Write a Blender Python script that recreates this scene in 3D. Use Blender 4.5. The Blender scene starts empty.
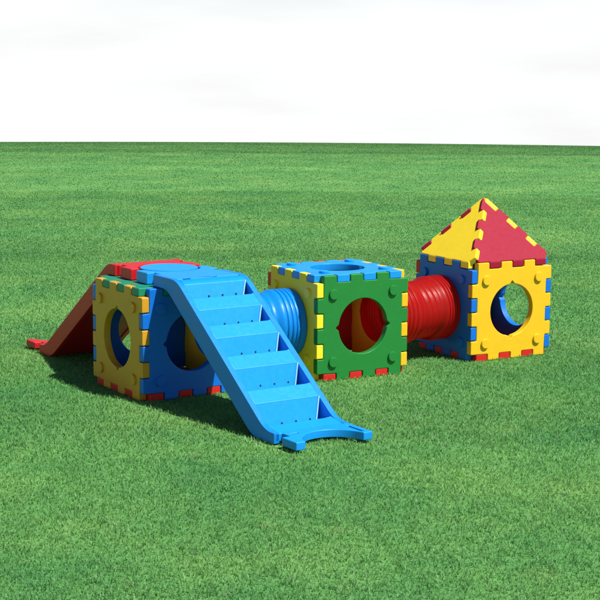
import bpy, bmesh, math, random
import numpy as np
from mathutils import Vector, Matrix

random.seed(7)
rng = np.random.default_rng(11)
scene = bpy.context.scene
COL = scene.collection
PI = math.pi

# ------------------------------------------------------------------ camera fit (unit = one cube edge)
FPX = 1500.0
PITCH, ROLL, CAMH = 0.15184, 0.00679, 2.87573
CUBES = [(-1.36147, 12.78251, 0.58008), (0.15966, 13.70268, 0.50331), (1.70535, 14.72272, 0.51732)]
T = 0.07                      # panel thickness
S = (1 - 2 * T) / 6           # finger length
H = 0.5


def cube_frame(i):
    """World matrix whose origin is the left front bottom corner of cube i."""
    x, y, a = CUBES[i]
    return Matrix.Translation((x, y, 0)) @ Matrix.Rotation(a, 4, 'Z')


# ------------------------------------------------------------------ materials
def new_mat(name):
    m = bpy.data.materials.new(name)
    m.use_nodes = True
    nt = m.node_tree
    return m, nt, nt.nodes['Principled BSDF']


def plastic(name, col, rough=0.42, var=0.045, spec=0.35, grain=0.02, thin=0.0):
    """Rotomoulded polyethylene: faint tone mottling, fine orange-peel bump, uneven gloss, scuffs."""
    m, nt, b = new_mat(name)
    N, Lk = nt.nodes, nt.links
    tc = N.new('ShaderNodeTexCoord')
    n1 = N.new('ShaderNodeTexNoise'); n1.inputs['Scale'].default_value = 5.0; n1.inputs['Detail'].default_value = 5
    n2 = N.new('ShaderNodeTexNoise'); n2.inputs['Scale'].default_value = 110.0; n2.inputs['Detail'].default_value = 3
    n3 = N.new('ShaderNodeTexNoise'); n3.inputs['Scale'].default_value = 28.0; n3.inputs['Detail'].default_value = 6
    for n in (n1, n2, n3):
        Lk.new(tc.outputs['Object'], n.inputs['Vector'])
    mixn = N.new('ShaderNodeMath'); mixn.operation = 'ADD'
    Lk.new(n1.outputs['Fac'], mixn.inputs[0]); Lk.new(n3.outputs['Fac'], mixn.inputs[1])
    r = N.new('ShaderNodeMapRange')
    r.inputs['From Min'].default_value = 0.65; r.inputs['From Max'].default_value = 1.35
    Lk.new(mixn.outputs[0], r.inputs['Value'])
    mx = N.new('ShaderNodeMix'); mx.data_type = 'RGBA'
    c0 = [c * (1 - var) for c in col]; c1 = [min(1, c * (1 + var)) for c in col]
    mx.inputs['A'].default_value = (*c0, 1); mx.inputs['B'].default_value = (*c1, 1)
    Lk.new(r.outputs['Result'], mx.inputs['Factor'])
    Lk.new(mx.outputs['Result'], b.inputs['Base Color'])
    rr = N.new('ShaderNodeMapRange')
    rr.inputs['From Min'].default_value = 0.3; rr.inputs['From Max'].default_value = 0.7
    rr.inputs['To Min'].default_value = rough - 0.04; rr.inputs['To Max'].default_value = rough + 0.08
    Lk.new(n3.outputs['Fac'], rr.inputs['Value']); Lk.new(rr.outputs['Result'], b.inputs['Roughness'])
    b.inputs['Specular IOR Level'].default_value = spec
    if thin:
        # thin-walled moulding lets some sunlight glow through
        tl = N.new('ShaderNodeBsdfTranslucent'); Lk.new(mx.outputs['Result'], tl.inputs['Color'])
        mt = N.new('ShaderNodeMixShader'); mt.inputs['Fac'].default_value = thin
        o_ = [n for n in N if n.type == 'OUTPUT_MATERIAL'][0]
        Lk.new(b.outputs['BSDF'], mt.inputs[1]); Lk.new(tl.outputs['BSDF'], mt.inputs[2]); Lk.new(mt.outputs['Shader'], o_.inputs['Surface'])
    bp = N.new('ShaderNodeBump'); bp.inputs['Strength'].default_value = 0.25; bp.inputs['Distance'].default_value = grain * 0.1
    Lk.new(n2.outputs['Fac'], bp.inputs['Height']); Lk.new(bp.outputs['Normal'], b.inputs['Normal'])
    return m


YEL = plastic('yellow_plastic', (0.78, 0.47, 0.014))
YEL_LIT = plastic('yellow_plastic_lit', (0.96, 0.70, 0.025))  # the yellow brightened: sunlight painted into the colour
YEL_SHADE = plastic('yellow_plastic_shaded', (0.60, 0.30, 0.020))  # the yellow darkened: shade painted into the colour
BLU_SHADE = plastic('blue_plastic_shaded', (0.003, 0.145, 0.62))  # the light blue deepened, panel shade put into the colour
SKY = plastic('light_blue_plastic', (0.004, 0.265, 0.74))
GRN = plastic('green_plastic', (0.014, 0.20, 0.035))
TEAL = plastic('teal_green_plastic', (0.01, 0.22, 0.13))
RED = plastic('red_plastic', (0.58, 0.014, 0.012))
RED_THIN = plastic('thin_red_plastic', (0.60, 0.014, 0.012), rough=0.36, thin=0.58)
BLUE_THIN = plastic('thin_blue_plastic', (0.004, 0.26, 0.78), rough=0.34, thin=0.2)
CRIM = plastic('crimson_plastic', (0.29, 0.007, 0.030), rough=0.62, spec=0.2)
EDGE_GLINT = plastic('edge_glint_pale_blue', (0.22, 0.52, 0.80))  # pale tint for the step beads, an edge highlight put into colour
CHEEK_SHADE = plastic('cheek_blue_shaded', (0.003, 0.205, 0.70))  # stair blue made deeper so the side walls carry painted shade
RAMP_RED = plastic('deep_red_plastic', (0.50, 0.008, 0.014))
DARK = plastic('drain_hole_dark', (0.004, 0.012, 0.04), rough=0.8)


# ------------------------------------------------------------------ object helpers
def thing(name, label, cat, mat=None, group=None):
    o = bpy.data.objects.new(name, None); COL.objects.link(o)
    o.empty_display_size = 0.2
    if mat is not None:
        o.matrix_world = mat
    o['label'] = label; o['category'] = cat
    if group:
        o['group'] = group
    return o


def link(name, mesh, mats, parent=None, local=None, label=None, weighted=True):
    o = bpy.data.objects.new(name, mesh); COL.objects.link(o)
    for m in (mats if isinstance(mats, (list, tuple)) else [mats]):
        if m.name not in [x.name for x in mesh.materials if x]:
            mesh.materials.append(m)
    if parent is not None:
        o.parent = parent
    if local is not None:
        o.matrix_local = local
    if label:
        o['label'] = label
    if weighted:
        wn = o.modifiers.new('weighted_normals', 'WEIGHTED_NORMAL'); wn.keep_sharp = True; wn.weight = 90
    return o


def smooth(mesh, ang=35):
    for p in mesh.polygons:
        p.use_smooth = True
    mesh.set_sharp_from_angle(angle=math.radians(ang))


def fillet(pts, r):
    """Round every corner of a closed polygon with a small arc of radius about r."""
    out = []
    n = len(pts)
    for i in range(n):
        p0, p1, p2 = (Vector(pts[i - 1]), Vector(pts[i]), Vector(pts[(i + 1) % n]))
        a, b = p0 - p1, p2 - p1
        la, lb = a.length, b.length
        if la < 1e-6 or lb < 1e-6:
            continue
        ca = a.normalized().dot(b.normalized())
        if ca < -0.93:
            out.append(tuple(p1)); continue
        d = min(r, la * 0.42, lb * 0.42)
        A = p1 + a.normalized() * d; B = p1 + b.normalized() * d
        for k in range(4):
            t = k / 3
            q = A * (1 - t) ** 2 + p1 * 2 * t * (1 - t) + B * t ** 2
            out.append(tuple(q))
    return out


def plate(outline, holes, thick, bev=0.006):
    """Flat plate with holes and rounded rims, from z = -thick to z = 0."""
    cu = bpy.data.curves.new('plate', 'CURVE')
    cu.dimensions = '2D'; cu.fill_mode = 'BOTH'
    cu.extrude = thick / 2 - bev; cu.bevel_depth = bev; cu.bevel_resolution = 2; cu.offset = -bev
    for pts in [outline] + list(holes):
        sp = cu.splines.new('POLY'); sp.points.add(len(pts) - 1); sp.use_cyclic_u = True
        for p, q in zip(sp.points, pts):
            p.co = (q[0], q[1], 0, 1)
    o = bpy.data.objects.new('plate', cu); COL.objects.link(o)
    dg = bpy.context.evaluated_depsgraph_get()
    me = bpy.data.meshes.new_from_object(o.evaluated_get(dg))
    bpy.data.objects.remove(o); bpy.data.curves.remove(cu)
    me.transform(Matrix.Translation((0, 0, -thick / 2)))
    bm = bmesh.new(); bm.from_mesh(me)
    bmesh.ops.remove_doubles(bm, verts=bm.verts, dist=0.0004)
    bmesh.ops.recalc_face_normals(bm, faces=bm.faces)
    bm.to_mesh(me); bm.free()
    smooth(me, 40)
    return me


def circle(cx, cy, r, n=72, a0=0.0, a1=2 * PI, closed=True):
    m = n if closed else n + 1
    return [(cx + r * math.cos(a0 + (a1 - a0) * k / n), cy + r * math.sin(a0 + (a1 - a0) * k / n)) for k in range(m)]


def keyed_hole(r, axis):
    """Round hole with two small pointed keys on the given axis (0 = left and right, 1 = top and bottom)."""
    pts = []
    n = 144
    for k in range(n):
        a = 2 * PI * k / n
        d = min(abs((a - (PI / 2 if axis else 0) + PI / 2) % PI - PI / 2), 9)
        rr = r
        if d < 0.10:
            rr = r + 0.032 * (1 - (d / 0.10) ** 1.2)
        pts.append((rr * math.cos(a), rr * math.sin(a)))
    return pts


def bevelled(bm, w=0.008, seg=2):
    es = [e for e in bm.edges if len(e.link_faces) == 2 and e.calc_face_angle() > 0.5]
    bmesh.ops.bevel(bm, geom=es, offset=w, segments=seg, affect='EDGES', profile=0.5, clamp_overlap=True)


def prism_mesh(poly, x0, x1, bev=0.008):
    """Extrude a (y, z) polygon from x0 to x1."""
    bm = bmesh.new()
    a = [bm.verts.new((x0, p[0], p[1])) for p in poly]
    b = [bm.verts.new((x1, p[0], p[1])) for p in poly]
    bm.faces.new(a); bm.faces.new(b[::-1])
    n = len(poly)
    for i in range(n):
        bm.faces.new((a[i], b[i], b[(i + 1) % n], a[(i + 1) % n]))
    bmesh.ops.recalc_face_normals(bm, faces=bm.faces)
    if bev:
        bevelled(bm, bev)
    bmesh.ops.triangulate(bm, faces=[f for f in bm.faces if len(f.verts) > 4])
    me = bpy.data.meshes.new('prism'); bm.to_mesh(me); bm.free()
    smooth(me, 30)
    return me


def disc_mesh(r, h, bev=0.004, n=32, cx=0, cy=0, cz=0):
    bm = bmesh.new()
    bmesh.ops.create_cone(bm, cap_ends=True, segments=n, radius1=r, radius2=r, depth=h,
                          matrix=Matrix.Translation((cx, cy, cz + h / 2)))
    if bev:
        bevelled(bm, bev)
    me = bpy.data.meshes.new('disc'); bm.to_mesh(me); bm.free()
    smooth(me, 40)
    return me


# ------------------------------------------------------------------ jigsaw panels
GAP = 0.0034


def panel_outline():
    """Square plate seen from outside: three fingers a side, finger first going clockwise."""
    side = []   # top edge, left to right, in edge coordinates (along, out)
    x0 = T
    for k in range(6):
        a, b = T + k * S, T + (k + 1) * S
        if k % 2 == 0:
            side += [(a + GAP, 0.0 if False else T - GAP), (b - GAP, T - GAP), (b - GAP, 0.0)]
        else:
            side += [(b + GAP, 0.0)]
    pts = []
    # top edge clockwise; outward offset is +y
    base = [(T + GAP, 0.0)] + side[:-1]
    for rot in range(4):
        c, s = math.cos(-rot * PI / 2), math.sin(-rot * PI / 2)
        for u, w in base:
            x, y = u - 0.5, 0.5 - T + w
            pts.append((c * x - s * y, s * x + c * y))
    return pts


OUT = fillet(panel_outline(), 0.013)
R_HOLE = 0.265
PANEL = {ax: plate(OUT, [keyed_hole(R_HOLE, ax)], T, 0.007) for ax in (0, 1)}
STUD = disc_mesh(0.048, 0.024, 0.006, 32)
RIM = None


def face_matrix(side):
    """Panel plane (x right, y up, z out) on each side of a unit cube centred over its base."""
    up = Matrix.Translation((0, 0, H))
    rx = Matrix.Rotation(PI / 2, 4, 'X')
    rots = {'front': 0, 'right': PI / 2, 'back': PI, 'left': -PI / 2}
    if side in rots:
        return up @ Matrix.Rotation(rots[side], 4, 'Z') @ rx @ Matrix.Translation((0, 0, H))
    if side == 'top':
        return up @ Matrix.Translation((0, 0, H))
    return up @ Matrix.Rotation(PI, 4, 'X') @ Matrix.Translation((0, 0, H))


def add_panel(parent, side, mat, axis, studs=True, label=None):
    name = {'top': 'top_panel', 'bottom': 'floor_panel'}.get(side, 'wall_panel')
    me = PANEL[axis].copy()
    p = link(name, me, mat, parent, face_matrix(side), label)
    if studs:
        for sx in (-1, 1):
            for sy in (-1, 1):
                st = STUD.copy()
                link('stud', st, mat, p, Matrix.Translation((sx * 0.327, sy * 0.320, -0.002)))
    return p


def make_cube(i, label, spec):
    root = thing('play_cube', label, 'play cube',
                 cube_frame(i) @ Matrix.Translation((0.5, 0.5, 0)), 'jigsaw play cubes')
    for side, (mat, axis, studs, lab) in spec.items():
        add_panel(root, side, mat, axis, studs, lab)
    return root


c1 = make_cube(0, 'nearest play cube with a yellow holed side coloured as in shade, under the blue stair and red slide', {
    'left': (YEL_SHADE, 1, True, 'yellow wall panel with shade in its colour'),
    'front': (BLU_SHADE, 0, True, 'blue wall panel behind the stair'),
    'back': (BLU_SHADE, 1, True, None),
    'right': (YEL, 0, True, None),
    'top': (TEAL, 0, False, 'green top panel under the stair platform'),
    'bottom': (RED, 0, False, 'red floor panel')})
c2 = make_cube(1, 'middle play cube with green front, yellow side coloured as sunlit and open blue top', {
    'left': (YEL_LIT, 1, True, 'yellow wall panel coloured as brightly lit'),
    'front': (GRN, 0, True, 'green wall panel'),
    'back': (RED, 1, True, 'red wall panel'),
    'right': (YEL, 0, True, 'yellow wall panel on the red tunnel side'),
    'top': (SKY, 0, True, 'light blue top panel'),
    'bottom': (RED, 0, False, 'red floor panel')})
c3 = make_cube(2, 'far right play cube with yellow front and a red and yellow pyramid roof', {
    'left': (BLU_SHADE, 1, True, 'blue wall panel on the red tunnel side'),
    'front': (YEL, 1, True, 'yellow wall panel'),
    'back': (RED, 1, True, 'red wall panel'),
    'right': (BLU_SHADE, 0, True, 'blue wall panel'),
    'bottom': (RED, 0, False, 'red floor panel')})


# ------------------------------------------------------------------ pyramid roof
def roof_panel(mat, rot, parent, label):
    hgt = 0.60                      # apex above the eaves
    half = 0.494                     # half width of the eaves
    slope = math.hypot(hgt, half)
    # outline in the slope plane: x along the eaves, y up the slope
    dv = Vector((-half, slope)); L = dv.length; dv.normalize()
    nin = Vector((dv.y, -dv.x))     # right of the left hip, towards the middle
    d = 0.021
    left, right = [], []
    t0, t1 = 0.07, 0.94
    n = 6
    for k in range(n):
        a = (t0 + (t1 - t0) * k / n) * L; b = (t0 + (t1 - t0) * (k + 1) / n) * L
        for tt in (a + 0.003, b - 0.003):
            # right hip runs from the eaves corner up to the apex
            base = Vector((half, 0)) + Vector((dv.x, dv.y)) * tt
            o = d if k % 2 == 0 else -d
            right.append(tuple(base + Vector((dv.y, -dv.x)) * o))
            base = Vector((-half, 0)) + Vector((-dv.x, dv.y)) * tt
            o = d if k % 2 == 1 else -d
            left.append(tuple(base + Vector((-dv.y, -dv.x)) * o))
    top = [(0.030, slope * 0.985), (-0.030, slope * 0.985)]
    pts = [(-half + 0.085, 0.0), (half - 0.085, 0.0)] + right + top + left[::-1]
    me = plate(fillet(pts, 0.012), [], 0.06, 0.007)
    ang = math.atan2(hgt, half)
    M = Matrix.Rotation(rot, 4, 'Z') @ Matrix.Translation((0, -half, 1.003)) @ Matrix.Rotation(ang, 4, 'X')
    me.transform(M)
    # fingers that drop into the notches of the wall below
    bm = bmesh.new(); bm.from_mesh(me)
    for k in (1, 3, 5):
        a, b = T + k * S + 0.005 - 0.5, T + (k + 1) * S - 0.005 - 0.5
        q = bmesh.new()
        prof = [(-0.497, 1 - T + 0.006), (-0.497, 0.999), (-half + 0.012, 1.0165), (-half + 0.055, 1.01), (-0.5 + T - 0.006, 1 - T + 0.006)]
        va = [q.verts.new((a, *p)) for p in prof]; vb = [q.verts.new((b, *p)) for p in prof]
        q.faces.new(va); q.faces.new(vb[::-1])
        for i in range(5):
            q.faces.new((va[i], vb[i], vb[(i + 1) % 5], va[(i + 1) % 5]))
        bmesh.ops.recalc_face_normals(q, faces=q.faces)
        bevelled(q, 0.008)
        q.transform(Matrix.Rotation(rot, 4, 'Z'))
        tmp = bpy.data.meshes.new('tmp'); q.to_mesh(tmp); q.free()
        bm.from_mesh(tmp); bpy.data.meshes.remove(tmp)
    bm.to_mesh(me); bm.free()
    smooth(me, 35)
    return link('roof_panel', me, mat, parent, None, label)


for mat, rot, lab in ((CRIM, 0, 'red triangular roof panel'), (YEL, PI / 2, 'yellow triangular roof panel'),
                      (CRIM, PI, 'red triangular roof panel'), (YEL_LIT, -PI / 2, 'yellow triangular roof panel coloured as brightly lit')):
    roof_panel(mat, rot, c3, lab)


# ------------------------------------------------------------------ crawl tunnels
def lathe(profile, n=180, closed=True):
    """Solid of revolution round local X from a closed (x, r) profile."""
    bm = bmesh.new()
    rings = []
    for k in range(n):
        a = 2 * PI * k / n
        rings.append([bm.verts.new((x, r * math.cos(a), r * math.sin(a))) for x, r in profile])
    m = len(profile)
    for k in range(n):
        A, B = rings[k], rings[(k + 1) % n]
        for j in range(m if closed else m - 1):
            bm.faces.new((A[j], A[(j + 1) % m], B[(j + 1) % m], B[j]))
    bmesh.ops.recalc_face_normals(bm, faces=bm.faces)
    me = bpy.data.meshes.new('lathe'); bm.to_mesh(me); bm.free()
    smooth(me, 50)
    return me


def make_tunnel(i, mat, label):
    A = cube_frame(i) @ Vector((1.0, 0.5, 0.5)); B = cube_frame(i + 1) @ Vector((0.0, 0.5, 0.5))
    g = (B - A).length
    yaw = math.atan2((B - A).y, (B - A).x)
    base = (A + B) / 2
    root = thing('crawl_tunnel', label, 'tunnel',
                 Matrix.Translation((base.x, base.y, base.z)) @ Matrix.Rotation(yaw, 4, 'Z'), 'crawl tunnels between the cubes')
    h = g / 2
    ta = (cube_frame(i).to_3x3() @ Vector((1, 0, 0))); tb = (cube_frame(i + 1).to_3x3() @ Vector((1, 0, 0)))
    inv = (Matrix.Translation(base) @ Matrix.Rotation(yaw, 4, 'Z')).inverted()

    def bend(me):
        # the flexible tube leaves each panel squarely and curves gently between them
        for v in me.vertices:
            q = (v.co.x + h) / g
            if q <= 0:
                P, t = A + ta * (q * g), ta
            elif q >= 1:
                P, t = B + tb * ((q - 1) * g), tb
            else:
                m0, m1 = ta * g, tb * g
                P = (2 * q**3 - 3 * q**2 + 1) * A + (q**3 - 2 * q**2 + q) * m0 + (-2 * q**3 + 3 * q**2) * B + (q**3 - q**2) * m1
                t = (6 * q**2 - 6 * q) * A + (3 * q**2 - 4 * q + 1) * m0 + (-6 * q**2 + 6 * q) * B + (3 * q**2 - 2 * q) * m1
                t = t.normalized()
            nrm = Vector((-t.y, t.x, 0)).normalized()
            v.co = inv @ (P + nrm * v.co.y + Vector((0, 0, v.co.z)))
        smooth(me, 50)
        return me

    col = 0.30                                        # length of each end collar
    # ribbed middle
    n = 120
    outer = []
    x0, x1 = -h + col - 0.03, h - col + 0.03
    ribs = 4
    for k in range(n + 1):
        x = x0 + (x1 - x0) * k / n
        ph = (k / n) * ribs
        w = 0.5 - 0.5 * math.cos(2 * PI * ph)
        outer.append((x, 0.282 + 0.013 * w ** 0.7))
    outer = [(x0 - 0.012, 0.303)] + outer + [(x1 + 0.012, 0.303)]
    link('tube', bend(lathe(outer, closed=False)), mat, root, weighted=False)
    for sgn in (-1, 1):
        prof = []
        m = 160
        # from the wall face towards the middle
        for k in range(m + 1):
            t = k / m
            d = col * t + 0.004
            r = 0.326
            if t > 0.72:
                q = (t - 0.72) / 0.28
                r = 0.326 - 0.030 * (q * q * (3 - 2 * q))
            for gx in (0.20, 0.34, 0.48, 0.64):
                r -= 0.014 * math.exp(-((t - gx) / 0.026) ** 2)
            if t < 0.04:
                r -= 0.006 * (1 - t / 0.04)
            prof.append((d, r))
        outer = [(-0.085, 0.245), (0.000, 0.245), (0.004, 0.318)] + prof
        full = [(-0.083, 0.234), (-0.089, 0.237), (-0.088, 0.243)] + outer
        full = [((sgn * (h - d)), r) for d, r in full]
        link('end_collar', bend(lathe(full, closed=False)), mat, root, weighted=False)
    return root


make_tunnel(0, BLUE_THIN, 'light blue ribbed crawl tunnel joining the nearest cube to the middle cube')
make_tunnel(1, RED_THIN, 'red ribbed crawl tunnel joining the middle cube to the roofed cube')

# ------------------------------------------------------------------ stair and slide (frame: left front corner of the near cube)
U0, U1 = 0.168, 0.882
UM = (U0 + U1) / 2
CHK = 0.055
ZT = 1.108                       # top of the platforms
RC = 0.272


def arc_y(p0, p1, p2, n=8):
    out = []
    for k in range(n + 1):
        t = k / n
        out.append((p0[0] * (1 - t) ** 2 + 2 * p1[0] * t * (1 - t) + p2[0] * t * t,
                    p0[1] * (1 - t) ** 2 + 2 * p1[1] * t * (1 - t) + p2[1] * t * t))
    return out


def end_plate(y_in, y_notch0, y_notch1, y_end, z0, z1, slots=(), notch_right=True):
    """Flat end of a ramp: jigsaw notch on each side, then a half-round bite between two horns.
    y runs outwards from y_in to y_end (either direction)."""
    nd = 0.075
    sg = 1 if y_end > y_in else -1
    L = [(U0 + 0.012, y_in), (U0 + 0.012, y_notch0), (U0 + nd, y_notch0), (U0 + nd, y_notch1), (U0, y_notch1), (U0, y_end)]
    cx, cy = UM, y_end + sg * 0.03
    hw = math.sqrt(RC ** 2 - 0.03 ** 2)
    arc = []
    a0 = math.atan2(-sg * 0.03, -hw); a1 = math.atan2(-sg * 0.03, hw)
    for k in range(37):
        t = k / 36
        if sg > 0:
            b0, b1 = PI + math.asin(0.03 / RC), 2 * PI - math.asin(0.03 / RC)
        else:
            b0, b1 = PI - math.asin(0.03 / RC), math.asin(0.03 / RC)
        a = b0 + (b1 - b0) * t
        arc.append((cx + RC * math.cos(a), cy + RC * math.sin(a)))
    Rr = [(2 * UM - x, y) for x, y in (L[::-1] if notch_right else [L[-1], (U0 + 0.004, y_notch0), (U0 + 0.004, y_in)])]
    outline = fillet(L + [arc[0]], 0.010)
    pts = fillet(L + arc + Rr, 0.010)
    me = plate(pts, [s for s in slots], z1 - z0, 0.008)
    me.transform(Matrix.Translation((0, 0, z1)))
    return me


def slot(cx, cy, w, d):
    return fillet([(cx - w, cy - d), (cx + w, cy - d), (cx + w, cy + d), (cx - w, cy + d)], d * 0.8)


frame1 = cube_frame(0)
ORG = Matrix.Translation((UM, 0, 0))


def ramp_root(name, label, cat, y):
    r = thing(name, label, cat, frame1 @ Matrix.Translation((UM, y, 0)))
    return r, Matrix.Translation((-UM, -y, 0))


# --- stair
stair, OFF = ramp_root('play_stair', 'light blue moulded stair with five steps leaning on the nearest cube', 'stair', -1.0)
SL = (1.106 - 0.097) / (1.735 - 0.30)        # slope


def ztop(y):
    return ZT + SL * (y + 0.30)


YF = -1.735
VT = 0.225
gap_plate = 1.004


def cheek_profile():
    top = [(0.118, ZT)] + arc_y((-0.20, ZT), (-0.30, ZT), (-0.385, ztop(-0.385)), 7)
    top += arc_y((YF + 0.09, ztop(YF + 0.09)), (YF, ztop(YF)), (YF - 0.09, 0.100), 6) + [(-1.872, 0.100)]
    # back along the underside
    yb = -0.30 + (gap_plate - (ZT - VT)) / SL
    bot = [(-1.872, 0.012)]
    ygd = -0.30 + (VT - ZT) / SL
    bot += arc_y((ygd - 0.10, 0.0), (ygd - 0.01, 0.0), (ygd + 0.09, ztop(ygd + 0.09) - VT), 6)
    bot += arc_y((yb - 0.07, ztop(yb - 0.07) - VT), (yb, gap_plate), (yb + 0.08, gap_plate), 6)
    bot += [(0.118, gap_plate)]
    return top + bot


CP = cheek_profile()
for a, b in ((U0, U0 + CHK), (U1 - CHK, U1)):
    me = prism_mesh(CP, a, b, 0.009)
    me.transform(OFF)
    link('side_wall', me, CHEEK_SHADE, stair)

# platform and foot
slots_top = [slot(0.312, -0.225, 0.032, 0.014), slot(0.582, -0.215, 0.032, 0.014)]
me = end_plate(-0.235, 0.118, 0.232, 0.437, gap_plate, ZT - 0.002, slots_top); me.transform(OFF)
link('platform', me, SKY, stair)
me = end_plate(-1.785, -1.872, -1.985, -2.19, 0.028, 0.094, [slot(U0 + 0.155, -1.925, 0.036, 0.013), slot(U1 - 0.062, -2.035, 0.013, 0.105)], False); me.transform(OFF)
link('foot', me, SKY, stair)
# round boss that drops into the cube's top hole
me = disc_mesh(0.262, 0.12, 0.008, 72, UM, 0.487, ZT + 0.001 - 0.12); me.transform(OFF)
link('round_plug', me, SKY, stair)

Ts = [-0.350, -0.615, -0.893, -1.190, -1.510]
BRs = [-0.490, -0.765, -1.063, -1.385, -1.700]
xa, xb = U0 + CHK - 0.002, U1 - CHK + 0.002


def step_mesh(k):
    y0 = Ts[k]; z0 = ztop(y0) - 0.004
    yc, zc = y0 - 0.052, z0 - (0.160, 0.176, 0.190, 0.200, 0.190)[k]
    yb_ = BRs[k]; zb_ = ztop(yb_) - 0.006
    yn = Ts[k + 1] + 0.003 if k < 4 else -1.84
    zn = ztop(yn) - 0.004 if k < 4 else 0.093
    if k == 4:
        yb_, zb_ = -1.700, 0.116
    dr = 0.062                      # draft of the recess at its crease
    low = lambda y: max(ztop(y) - VT + 0.012, 0.004)
    bm = bmesh.new()
    V = lambda x, y, z: bm.verts.new((x, y, z))
    pr = [(-0.17, ZT - 0.012), (-0.29, ZT - 0.010)] if k == 0 else []
    head_l = [V(xa, *p) for p in pr]; head_r = [V(xb, *p) for p in pr]
    Tl, Tr = V(xa, y0, z0), V(xb, y0, z0)
    Cl, Cr = V(xa + dr, yc, zc), V(xb - dr, yc, zc)
    Bl, Br = V(xa, yb_, zb_), V(xb, yb_, zb_)
    Nl, Nr = V(xa, yn, zn), V(xb, yn, zn)
    if k == 0:
        lo = [(yn, low(yn)), (-0.17, ztop(-0.17) - VT + 0.012), (-0.17, gap_plate + 0.01)]
    else:
        lo = [(yn, low(yn)), (y0, low(y0))]
    Ll = [V(xa, *p) for p in lo]; Lr = [V(xb, *p) for p in lo]
    bm.faces.new((Tl, Tr, Cr, Cl)); bm.faces.new((Cl, Cr, Br, Bl)); bm.faces.new((Bl, Br, Nr, Nl))
    bm.faces.new((Tl, Cl, Bl))        # open on the right: a pocket beside the side wall
    chain_l = head_l + [Tl]; chain_r = head_r + [Tr]
    for i in range(len(chain_l) - 1):
        bm.faces.new((chain_l[i], chain_r[i], chain_r[i + 1], chain_l[i + 1]))
    loop_l = [Nl] + Ll + [chain_l[0]]; loop_r = [Nr] + Lr + [chain_r[0]]
    for i in range(len(loop_l) - 1):
        bm.faces.new((loop_l[i], loop_r[i], loop_r[i + 1], loop_l[i + 1]))
    bm.faces.new(head_l + [Tl, Bl, Nl] + Ll)
    bmesh.ops.recalc_face_normals(bm, faces=bm.faces)
    bmesh.ops.bevel(bm, geom=[e for e in bm.edges if len(e.link_faces) == 2 and e.calc_face_angle() > 0.25 and
                              all(v.co.y < y0 + 0.01 and v.co.z > low(v.co.y) + 0.02 for v in e.verts)],
                    offset=0.006, segments=2, affect='EDGES', profile=0.5, clamp_overlap=True)
    hd = 0.052 if k < 4 else 0.020
    for q in range(3):
        x = xb - dr - 0.055 - q * 0.135
        ret = bmesh.ops.create_cone(bm, cap_ends=True, segments=10, radius1=0.0085, radius2=0.0085, depth=0.006,
                                    matrix=Matrix.Translation((x, yc + hd * 0.29 - 0.0005, zc + hd)) @ Matrix.Rotation(PI / 2 - 0.28, 4, 'X'))
        for f in {f for v in ret['verts'] for f in v.link_faces}:
            f.material_index = 1
    # pale bead along the free edge beside the pocket, a painted edge highlight
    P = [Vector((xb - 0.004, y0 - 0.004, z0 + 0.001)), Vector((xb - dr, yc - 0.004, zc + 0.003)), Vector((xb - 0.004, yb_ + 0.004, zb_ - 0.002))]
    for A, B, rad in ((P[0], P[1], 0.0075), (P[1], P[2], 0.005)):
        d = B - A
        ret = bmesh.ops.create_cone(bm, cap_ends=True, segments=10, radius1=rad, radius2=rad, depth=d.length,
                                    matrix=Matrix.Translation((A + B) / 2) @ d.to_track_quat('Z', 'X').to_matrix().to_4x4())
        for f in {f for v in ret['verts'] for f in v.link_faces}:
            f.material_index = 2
    me = bpy.data.meshes.new('step'); bm.to_mesh(me); bm.free()
    me.transform(OFF)
    smooth(me, 30)
    return me


for k in range(5):
    link('step', step_mesh(k), [SKY, DARK, EDGE_GLINT], stair)

# --- slide
slide, OFF = ramp_root('play_slide', 'red slide with raised sides running down behind the nearest cube', 'slide', 1.7)
YB, YS = 1.02, 2.50                       # bends
SS = (ZT - 0.10) / (YS - YB)


def zs(y):
    return ZT - SS * (y - YB)


def slide_cheek():
    top = [(0.862, ZT)] + arc_y((0.96, ZT), (YB, ZT), (YB + 0.07, zs(YB + 0.07)), 6)
    top += arc_y((YS - 0.09, zs(YS - 0.09)), (YS, 0.10), (YS + 0.09, 0.10), 6) + [(2.63, 0.10)]
    ygd = YB + (ZT - 0.20) / SS
    y1 = YB + (ZT - 0.20 - gap_plate) / SS
    bot = [(2.63, 0.0)] + arc_y((ygd + 0.1, 0), (ygd, 0), (ygd - 0.09, zs(ygd - 0.09) - 0.20), 6)
    yk = 1.045
    bot += [(yk, zs(yk) - 0.20), (1.006, gap_plate)] if zs(yk) - 0.2 < gap_plate else [(y1, gap_plate)]
    bot += [(0.862, gap_plate)]
    return top + bot


SC = slide_cheek()
for a, b in ((U0, U0 + CHK), (U1 - CHK, U1)):
    me = prism_mesh(SC, a, b, 0.009); me.transform(OFF)
    link('side_rail', me, RAMP_RED, slide)
dz = 0.085
chute = [(0.93, ZT - 0.012), (1.02, ZT - 0.03), (1.12, zs(1.12) - dz), (YS - 0.05, max(zs(YS - 0.05) - dz, 0.05)), (YS + 0.05, 0.085),
         (YS + 0.05, 0.012), (2.36, 0.012), (1.06, zs(1.06) - 0.18), (1.012, 0.96), (1.012, gap_plate + 0.004), (0.93, gap_plate + 0.004)]
me = prism_mesh(chute, xa, xb, 0.0); me.transform(OFF)
link('chute', me, RAMP_RED, slide)
me = end_plate(0.975, 0.862, 0.757, 0.542, gap_plate, ZT - 0.002); me.transform(OFF)
link('platform', me, RAMP_RED, slide)
me = end_plate(2.53, 2.63, 2.74, 2.96, 0.028, 0.094); me.transform(OFF)
link('foot', me, RAMP_RED, slide)

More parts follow.
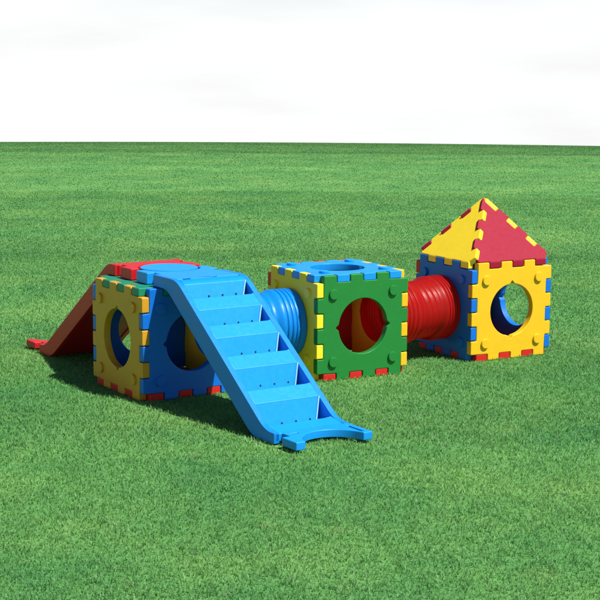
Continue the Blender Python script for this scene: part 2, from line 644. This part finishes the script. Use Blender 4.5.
# ------------------------------------------------------------------ ground
def ground_z(x, y):
    r = np.hypot(x, y)
    q = np.maximum(r - 42.0, 0.0)
    z = -0.00064 * q * q
    far = np.maximum(r - 95.0, 0.0)
    z = np.where(r > 95.0, -0.00064 * 53.0 ** 2 - 2 * 0.00064 * 53.0 * far, z)
    return z


def grass_colour(nt, base_out=None, island=True):
    """Shared lawn tone: broad mottling, mowing bands across the far field, blade-to-blade variation."""
    N, Lk = nt.nodes, nt.links
    geo = N.new('ShaderNodeNewGeometry')
    sep = N.new('ShaderNodeSeparateXYZ'); Lk.new(geo.outputs['Position'], sep.inputs[0])
    n1 = N.new('ShaderNodeTexNoise'); n1.inputs['Scale'].default_value = 0.55; n1.inputs['Detail'].default_value = 6; n1.inputs['Roughness'].default_value = 0.65
    Lk.new(geo.outputs['Position'], n1.inputs['Vector'])
    r1 = N.new('ShaderNodeValToRGB')
    e = r1.color_ramp.elements
    e[0].position = 0.34; e[0].color = (0.078, 0.250, 0.075, 1)
    e[1].position = 0.70; e[1].color = (0.172, 0.350, 0.098, 1)
    m = e.new(0.52); m.color = (0.118, 0.300, 0.084, 1)
    Lk.new(n1.outputs['Fac'], r1.inputs['Fac'])
    # thin dry patches
    n4 = N.new('ShaderNodeTexNoise'); n4.inputs['Scale'].default_value = 1.7; n4.inputs['Detail'].default_value = 7; n4.inputs['Roughness'].default_value = 0.7
    Lk.new(geo.outputs['Position'], n4.inputs['Vector'])
    r4 = N.new('ShaderNodeMapRange'); r4.inputs['From Min'].default_value = 0.60; r4.inputs['From Max'].default_value = 0.80
    r4.inputs['To Max'].default_value = 0.55
    Lk.new(n4.outputs['Fac'], r4.inputs['Value'])
    dm = N.new('ShaderNodeMix'); dm.data_type = 'RGBA'; dm.inputs['B'].default_value = (0.27, 0.29, 0.11, 1)
    Lk.new(r4.outputs['Result'], dm.inputs['Factor']); Lk.new(r1.outputs['Color'], dm.inputs['A'])
    out = dm.outputs['Result']
    # mowing bands across the far field
    mp = N.new('ShaderNodeMapping'); mp.inputs['Scale'].default_value = (0.012, 0.16, 0.0); mp.inputs['Rotation'].default_value = (0, 0, 0.02)
    Lk.new(geo.outputs['Position'], mp.inputs['Vector'])
    n2 = N.new('ShaderNodeTexNoise'); n2.inputs['Scale'].default_value = 2.2; n2.inputs['Detail'].default_value = 4
    Lk.new(mp.outputs['Vector'], n2.inputs['Vector'])
    rb = N.new('ShaderNodeMapRange'); rb.inputs['From Min'].default_value = 0.32; rb.inputs['From Max'].default_value = 0.68
    rb.inputs['To Min'].default_value = 0.91; rb.inputs['To Max'].default_value = 1.09
    Lk.new(n2.outputs['Fac'], rb.inputs['Value'])
    # darker unmown strip at the far end of the field
    st = N.new('ShaderNodeMapRange'); st.inputs['From Min'].default_value = 54.2; st.inputs['From Max'].default_value = 54.9
    st.inputs['To Min'].default_value = 1.0; st.inputs['To Max'].default_value = 0.80
    Lk.new(sep.outputs['Y'], st.inputs['Value'])
    mu = N.new('ShaderNodeMath'); mu.operation = 'MULTIPLY'
    Lk.new(rb.outputs['Result'], mu.inputs[0]); Lk.new(st.outputs['Result'], mu.inputs[1])
    val = mu.outputs[0]
    if island:
        ri = N.new('ShaderNodeMapRange'); ri.inputs['To Min'].default_value = 0.68; ri.inputs['To Max'].default_value = 1.45
        Lk.new(geo.outputs['Random Per Island'], ri.inputs['Value'])
        m2 = N.new('ShaderNodeMath'); m2.operation = 'MULTIPLY'
        Lk.new(val, m2.inputs[0]); Lk.new(ri.outputs['Result'], m2.inputs[1]); val = m2.outputs[0]
    vs = N.new('ShaderNodeVectorMath'); vs.operation = 'SCALE'
    Lk.new(out, vs.inputs[0]); Lk.new(val, vs.inputs['Scale'])
    return vs.outputs['Vector'], geo


gm, gnt, gb = new_mat('lawn_soil_and_thatch')
cvec, _ = grass_colour(gnt, island=False)
fine = gnt.nodes.new('ShaderNodeTexNoise'); fine.inputs['Scale'].default_value = 45; fine.inputs['Detail'].default_value = 6
g2 = gnt.nodes.new('ShaderNodeNewGeometry'); gnt.links.new(g2.outputs['Position'], fine.inputs['Vector'])
fr = gnt.nodes.new('ShaderNodeMapRange'); fr.inputs['From Min'].default_value = 0.3; fr.inputs['From Max'].default_value = 0.7
fr.inputs['To Min'].default_value = 0.75; fr.inputs['To Max'].default_value = 1.05
gnt.links.new(fine.outputs['Fac'], fr.inputs['Value'])
sc_ = gnt.nodes.new('ShaderNodeVectorMath'); sc_.operation = 'SCALE'
gnt.links.new(cvec, sc_.inputs[0]); gnt.links.new(fr.outputs['Result'], sc_.inputs['Scale'])
gnt.links.new(sc_.outputs['Vector'], gb.inputs['Base Color'])
gb.inputs['Roughness'].default_value = 0.95; gb.inputs['Specular IOR Level'].default_value = 0.1
bpn = gnt.nodes.new('ShaderNodeBump'); bpn.inputs['Strength'].default_value = 0.6; bpn.inputs['Distance'].default_value = 0.02
gnt.links.new(fine.outputs['Fac'], bpn.inputs['Height']); gnt.links.new(bpn.outputs['Normal'], gb.inputs['Normal'])

# ground sheet: polar grid
rr = np.concatenate([np.linspace(0.0, 40, 21), np.linspace(42, 100, 59), np.array([110, 130, 160, 220, 320, 480, 700, 1000.])])
na = 144
verts = [(0, 0, 0)]
for r in rr[1:]:
    for k in range(na):
        a = 2 * PI * k / na
        x, y = r * math.cos(a), r * math.sin(a)
        verts.append((x, y, float(ground_z(np.array(x), np.array(y)))))
faces = [(0, 1 + k, 1 + (k + 1) % na) for k in range(na)]
for j in range(len(rr) - 2):
    o0, o1 = 1 + j * na, 1 + (j + 1) * na
    for k in range(na):
        faces.append((o0 + k, o1 + k, o1 + (k + 1) % na, o0 + (k + 1) % na))
me = bpy.data.meshes.new('lawn'); me.from_pydata(verts, [], faces)
for p in me.polygons:
    p.use_smooth = True
lawn = link('lawn', me, gm, weighted=False)
lawn['kind'] = 'structure'; lawn['label'] = 'broad mown green lawn under the play set'; lawn['category'] = 'lawn'

# grass blades
bmx, bnt, bb = new_mat('grass_blade')
cv, _ = grass_colour(bnt, island=True)
bnt.links.new(cv, bb.inputs['Base Color'])
bb.inputs['Roughness'].default_value = 0.45; bb.inputs['Specular IOR Level'].default_value = 0.35
tr = bnt.nodes.new('ShaderNodeBsdfTranslucent'); bnt.links.new(cv, tr.inputs['Color'])
ms = bnt.nodes.new('ShaderNodeMixShader'); ms.inputs['Fac'].default_value = 0.45
outn = [n for n in bnt.nodes if n.type == 'OUTPUT_MATERIAL'][0]
bnt.links.new(bb.outputs['BSDF'], ms.inputs[1]); bnt.links.new(tr.outputs['BSDF'], ms.inputs[2])
bnt.links.new(ms.outputs['Shader'], outn.inputs['Surface'])


def scatter(r0, r1, dens, half_ang):
    n = int(dens * half_ang * (r1 ** 2 - r0 ** 2))
    r = np.sqrt(rng.uniform(r0 ** 2, r1 ** 2, n)); a = rng.uniform(-half_ang, half_ang, n)
    return r * np.sin(a), r * np.cos(a)


bands = [(6.6, 11, 4600, 0.30, 0.0050, 0.031), (11, 16, 3800, 0.28, 0.0058, 0.031), (16, 24, 1900, 0.26, 0.0085, 0.030),
         (24, 36, 900, 0.25, 0.012, 0.025), (36, 86, 190, 0.25, 0.020, 0.022)]
X, Y, W, HH = [], [], [], []
for r0, r1, dn, ha, w, h in bands:
    x, y = scatter(r0, r1, dn, ha)
    X.append(x); Y.append(y); W.append(np.full(len(x), w)); HH.append(np.full(len(x), h))
X = np.concatenate(X); Y = np.concatenate(Y); W = np.concatenate(W); HH = np.concatenate(HH)
keep = np.ones(len(X), bool)
for i in range(3):
    cx, cy, a = CUBES[i]
    lx = np.cos(a) * (X - cx) + np.sin(a) * (Y - cy); ly = -np.sin(a) * (X - cx) + np.cos(a) * (Y - cy)
    keep &= ~((lx > 0.02) & (lx < 0.98) & (ly > 0.02) & (ly < 0.98))
X, Y, W, HH = X[keep], Y[keep], W[keep], HH[keep]
n = len(X)
# tufts: height follows a coarse random lattice
cell = (np.floor(X * 9).astype(np.int64) * 73856093) ^ (np.floor(Y * 9).astype(np.int64) * 19349663)
tuft = ((cell % 1009) / 1009.0)
hgt = HH * rng.uniform(0.45, 1.1, n) * (0.75 + 0.45 * tuft)
az = rng.uniform(0, 2 * PI, n); lean = rng.uniform(0.3, 1.7, n) * hgt
wd = W * rng.uniform(0.7, 1.3, n)
Z = ground_z(X, Y)
px, py = -np.sin(az) * wd * 0.5, np.cos(az) * wd * 0.5
ldx, ldy = np.cos(az) * lean, np.sin(az) * lean
v = np.empty((n, 5, 3), np.float32)
v[:, 0] = np.stack([X - px, Y - py, Z - 0.003], 1); v[:, 1] = np.stack([X + px, Y + py, Z - 0.003], 1)
mxx, myy, mzz = X + ldx * 0.35, Y + ldy * 0.35, Z + hgt * 0.60
v[:, 2] = np.stack([mxx + px * 0.8, myy + py * 0.8, mzz], 1); v[:, 3] = np.stack([mxx - px * 0.8, myy - py * 0.8, mzz], 1)
v[:, 4] = np.stack([X + ldx, Y + ldy, Z + hgt], 1)
base = (np.arange(n) * 5)[:, None]
quad = (base + np.array([0, 1, 2, 3])).astype(np.int32); tri = (base + np.array([3, 2, 4])).astype(np.int32)
loops = np.concatenate([quad, tri], 1).ravel()
starts = ((np.arange(n) * 7)[:, None] + np.array([0, 4])).ravel().astype(np.int32)
me = bpy.data.meshes.new('lawn_grass')
me.vertices.add(n * 5); me.vertices.foreach_set('co', v.ravel())
me.loops.add(len(loops)); me.loops.foreach_set('vertex_index', loops)
me.polygons.add(n * 2); me.polygons.foreach_set('loop_start', starts)
me.update(calc_edges=True)
gr = link('lawn_grass', me, bmx, weighted=False)
gr['kind'] = 'stuff'; gr['label'] = 'short mown grass blades covering the lawn'; gr['category'] = 'grass'

# ------------------------------------------------------------------ light
YAW = 0.545
AZ, EL = math.radians(25), math.radians(57.5)
nx, ny = math.sin(YAW), -math.cos(YAW); rx, ry = math.cos(YAW), math.sin(YAW)
sx = math.cos(AZ) * nx + math.sin(AZ) * rx; sy = math.cos(AZ) * ny + math.sin(AZ) * ry
sd = Vector((sx * math.cos(EL), sy * math.cos(EL), math.sin(EL)))
sl = bpy.data.lights.new('sun', 'SUN'); sl.energy = 5.0; sl.angle = math.radians(0.8); sl.color = (1.0, 0.955, 0.88)
so = bpy.data.objects.new('sun', sl); COL.objects.link(so)
so.rotation_mode = 'QUATERNION'; so.rotation_quaternion = sd.to_track_quat('Z', 'Y'); so.location = (6, 2, 20)

w = bpy.data.worlds.new('World'); scene.world = w; w.use_nodes = True
nt = w.node_tree; bg = nt.nodes['Background']
sk = nt.nodes.new('ShaderNodeTexSky'); sk.sky_type = 'NISHITA'; sk.sun_disc = False
sk.sun_elevation = EL; sk.sun_rotation = math.atan2(sd.x, sd.y)
sk.air_density = 1.0; sk.dust_density = 0.4; sk.ozone_density = 1.0; sk.altitude = 50
tc = nt.nodes.new('ShaderNodeTexCoord')
sp = nt.nodes.new('ShaderNodeSeparateXYZ'); cb = nt.nodes.new('ShaderNodeCombineXYZ')
mxn = nt.nodes.new('ShaderNodeMath'); mxn.operation = 'MAXIMUM'; mxn.inputs[1].default_value = 0.004
nt.links.new(tc.outputs['Generated'], sp.inputs[0]); nt.links.new(sp.outputs['X'], cb.inputs['X']); nt.links.new(sp.outputs['Y'], cb.inputs['Y'])
nt.links.new(sp.outputs['Z'], mxn.inputs[0]); nt.links.new(mxn.outputs[0], cb.inputs['Z'])
nt.links.new(cb.outputs['Vector'], sk.inputs['Vector'])
cn = nt.nodes.new('ShaderNodeTexNoise'); cn.inputs['Scale'].default_value = 2.5; cn.inputs['Detail'].default_value = 6
cmap = nt.nodes.new('ShaderNodeMapping'); cmap.inputs['Scale'].default_value = (1, 1, 5)
nt.links.new(tc.outputs['Generated'], cmap.inputs['Vector']); nt.links.new(cmap.outputs['Vector'], cn.inputs['Vector'])
# bright hazy cloud bank low over the horizon, thinning upwards
hz = nt.nodes.new('ShaderNodeMapRange'); hz.inputs['From Min'].default_value = 0.07; hz.inputs['From Max'].default_value = 0.20
hz.inputs['To Min'].default_value = 1.0; hz.inputs['To Max'].default_value = 0.0
nt.links.new(sp.outputs['Z'], hz.inputs['Value'])
cf = nt.nodes.new('ShaderNodeMapRange'); cf.inputs['From Min'].default_value = 0.3; cf.inputs['From Max'].default_value = 0.6
cf.inputs['To Min'].default_value = 0.62; cf.inputs['To Max'].default_value = 0.95
nt.links.new(cn.outputs['Fac'], cf.inputs['Value'])
cm = nt.nodes.new('ShaderNodeMath'); cm.operation = 'MULTIPLY'
nt.links.new(hz.outputs['Result'], cm.inputs[0]); nt.links.new(cf.outputs['Result'], cm.inputs[1])
mixw = nt.nodes.new('ShaderNodeMix'); mixw.data_type = 'RGBA'
mixw.inputs['B'].default_value = (16.0, 16.2, 16.6, 1)
nt.links.new(sk.outputs['Color'], mixw.inputs['A']); nt.links.new(cm.outputs[0], mixw.inputs['Factor'])
nt.links.new(mixw.outputs['Result'], bg.inputs['Color']); bg.inputs['Strength'].default_value = 0.05

# ------------------------------------------------------------------ camera
cp, sp_ = math.cos(PITCH), math.sin(PITCH)
F = Vector((0, cp, -sp_)); Rv = Vector((1, 0, 0)); Uv = Vector((0, sp_, cp))
cr, srr = math.cos(ROLL), math.sin(ROLL)
R2 = cr * Rv + srr * Uv; U2 = -srr * Rv + cr * Uv
cam = bpy.data.cameras.new('camera'); co = bpy.data.objects.new('camera', cam); COL.objects.link(co)
M = Matrix.Identity(4)
for i in range(3):
    M[i][0], M[i][1], M[i][2] = R2[i], U2[i], -F[i]
M[2][3] = CAMH
co.matrix_world = M
cam.sensor_width = 36; cam.sensor_height = 36; cam.lens = FPX / 600 * 36
cam.clip_start = 0.1; cam.clip_end = 3000
scene.camera = co

vs = scene.view_settings
vs.view_transform = 'Standard'; vs.look = 'None'; vs.exposure = 0.5; vs.gamma = 1; vs.use_curve_mapping = False
scene.render.resolution_x = scene.render.resolution_y = 1024
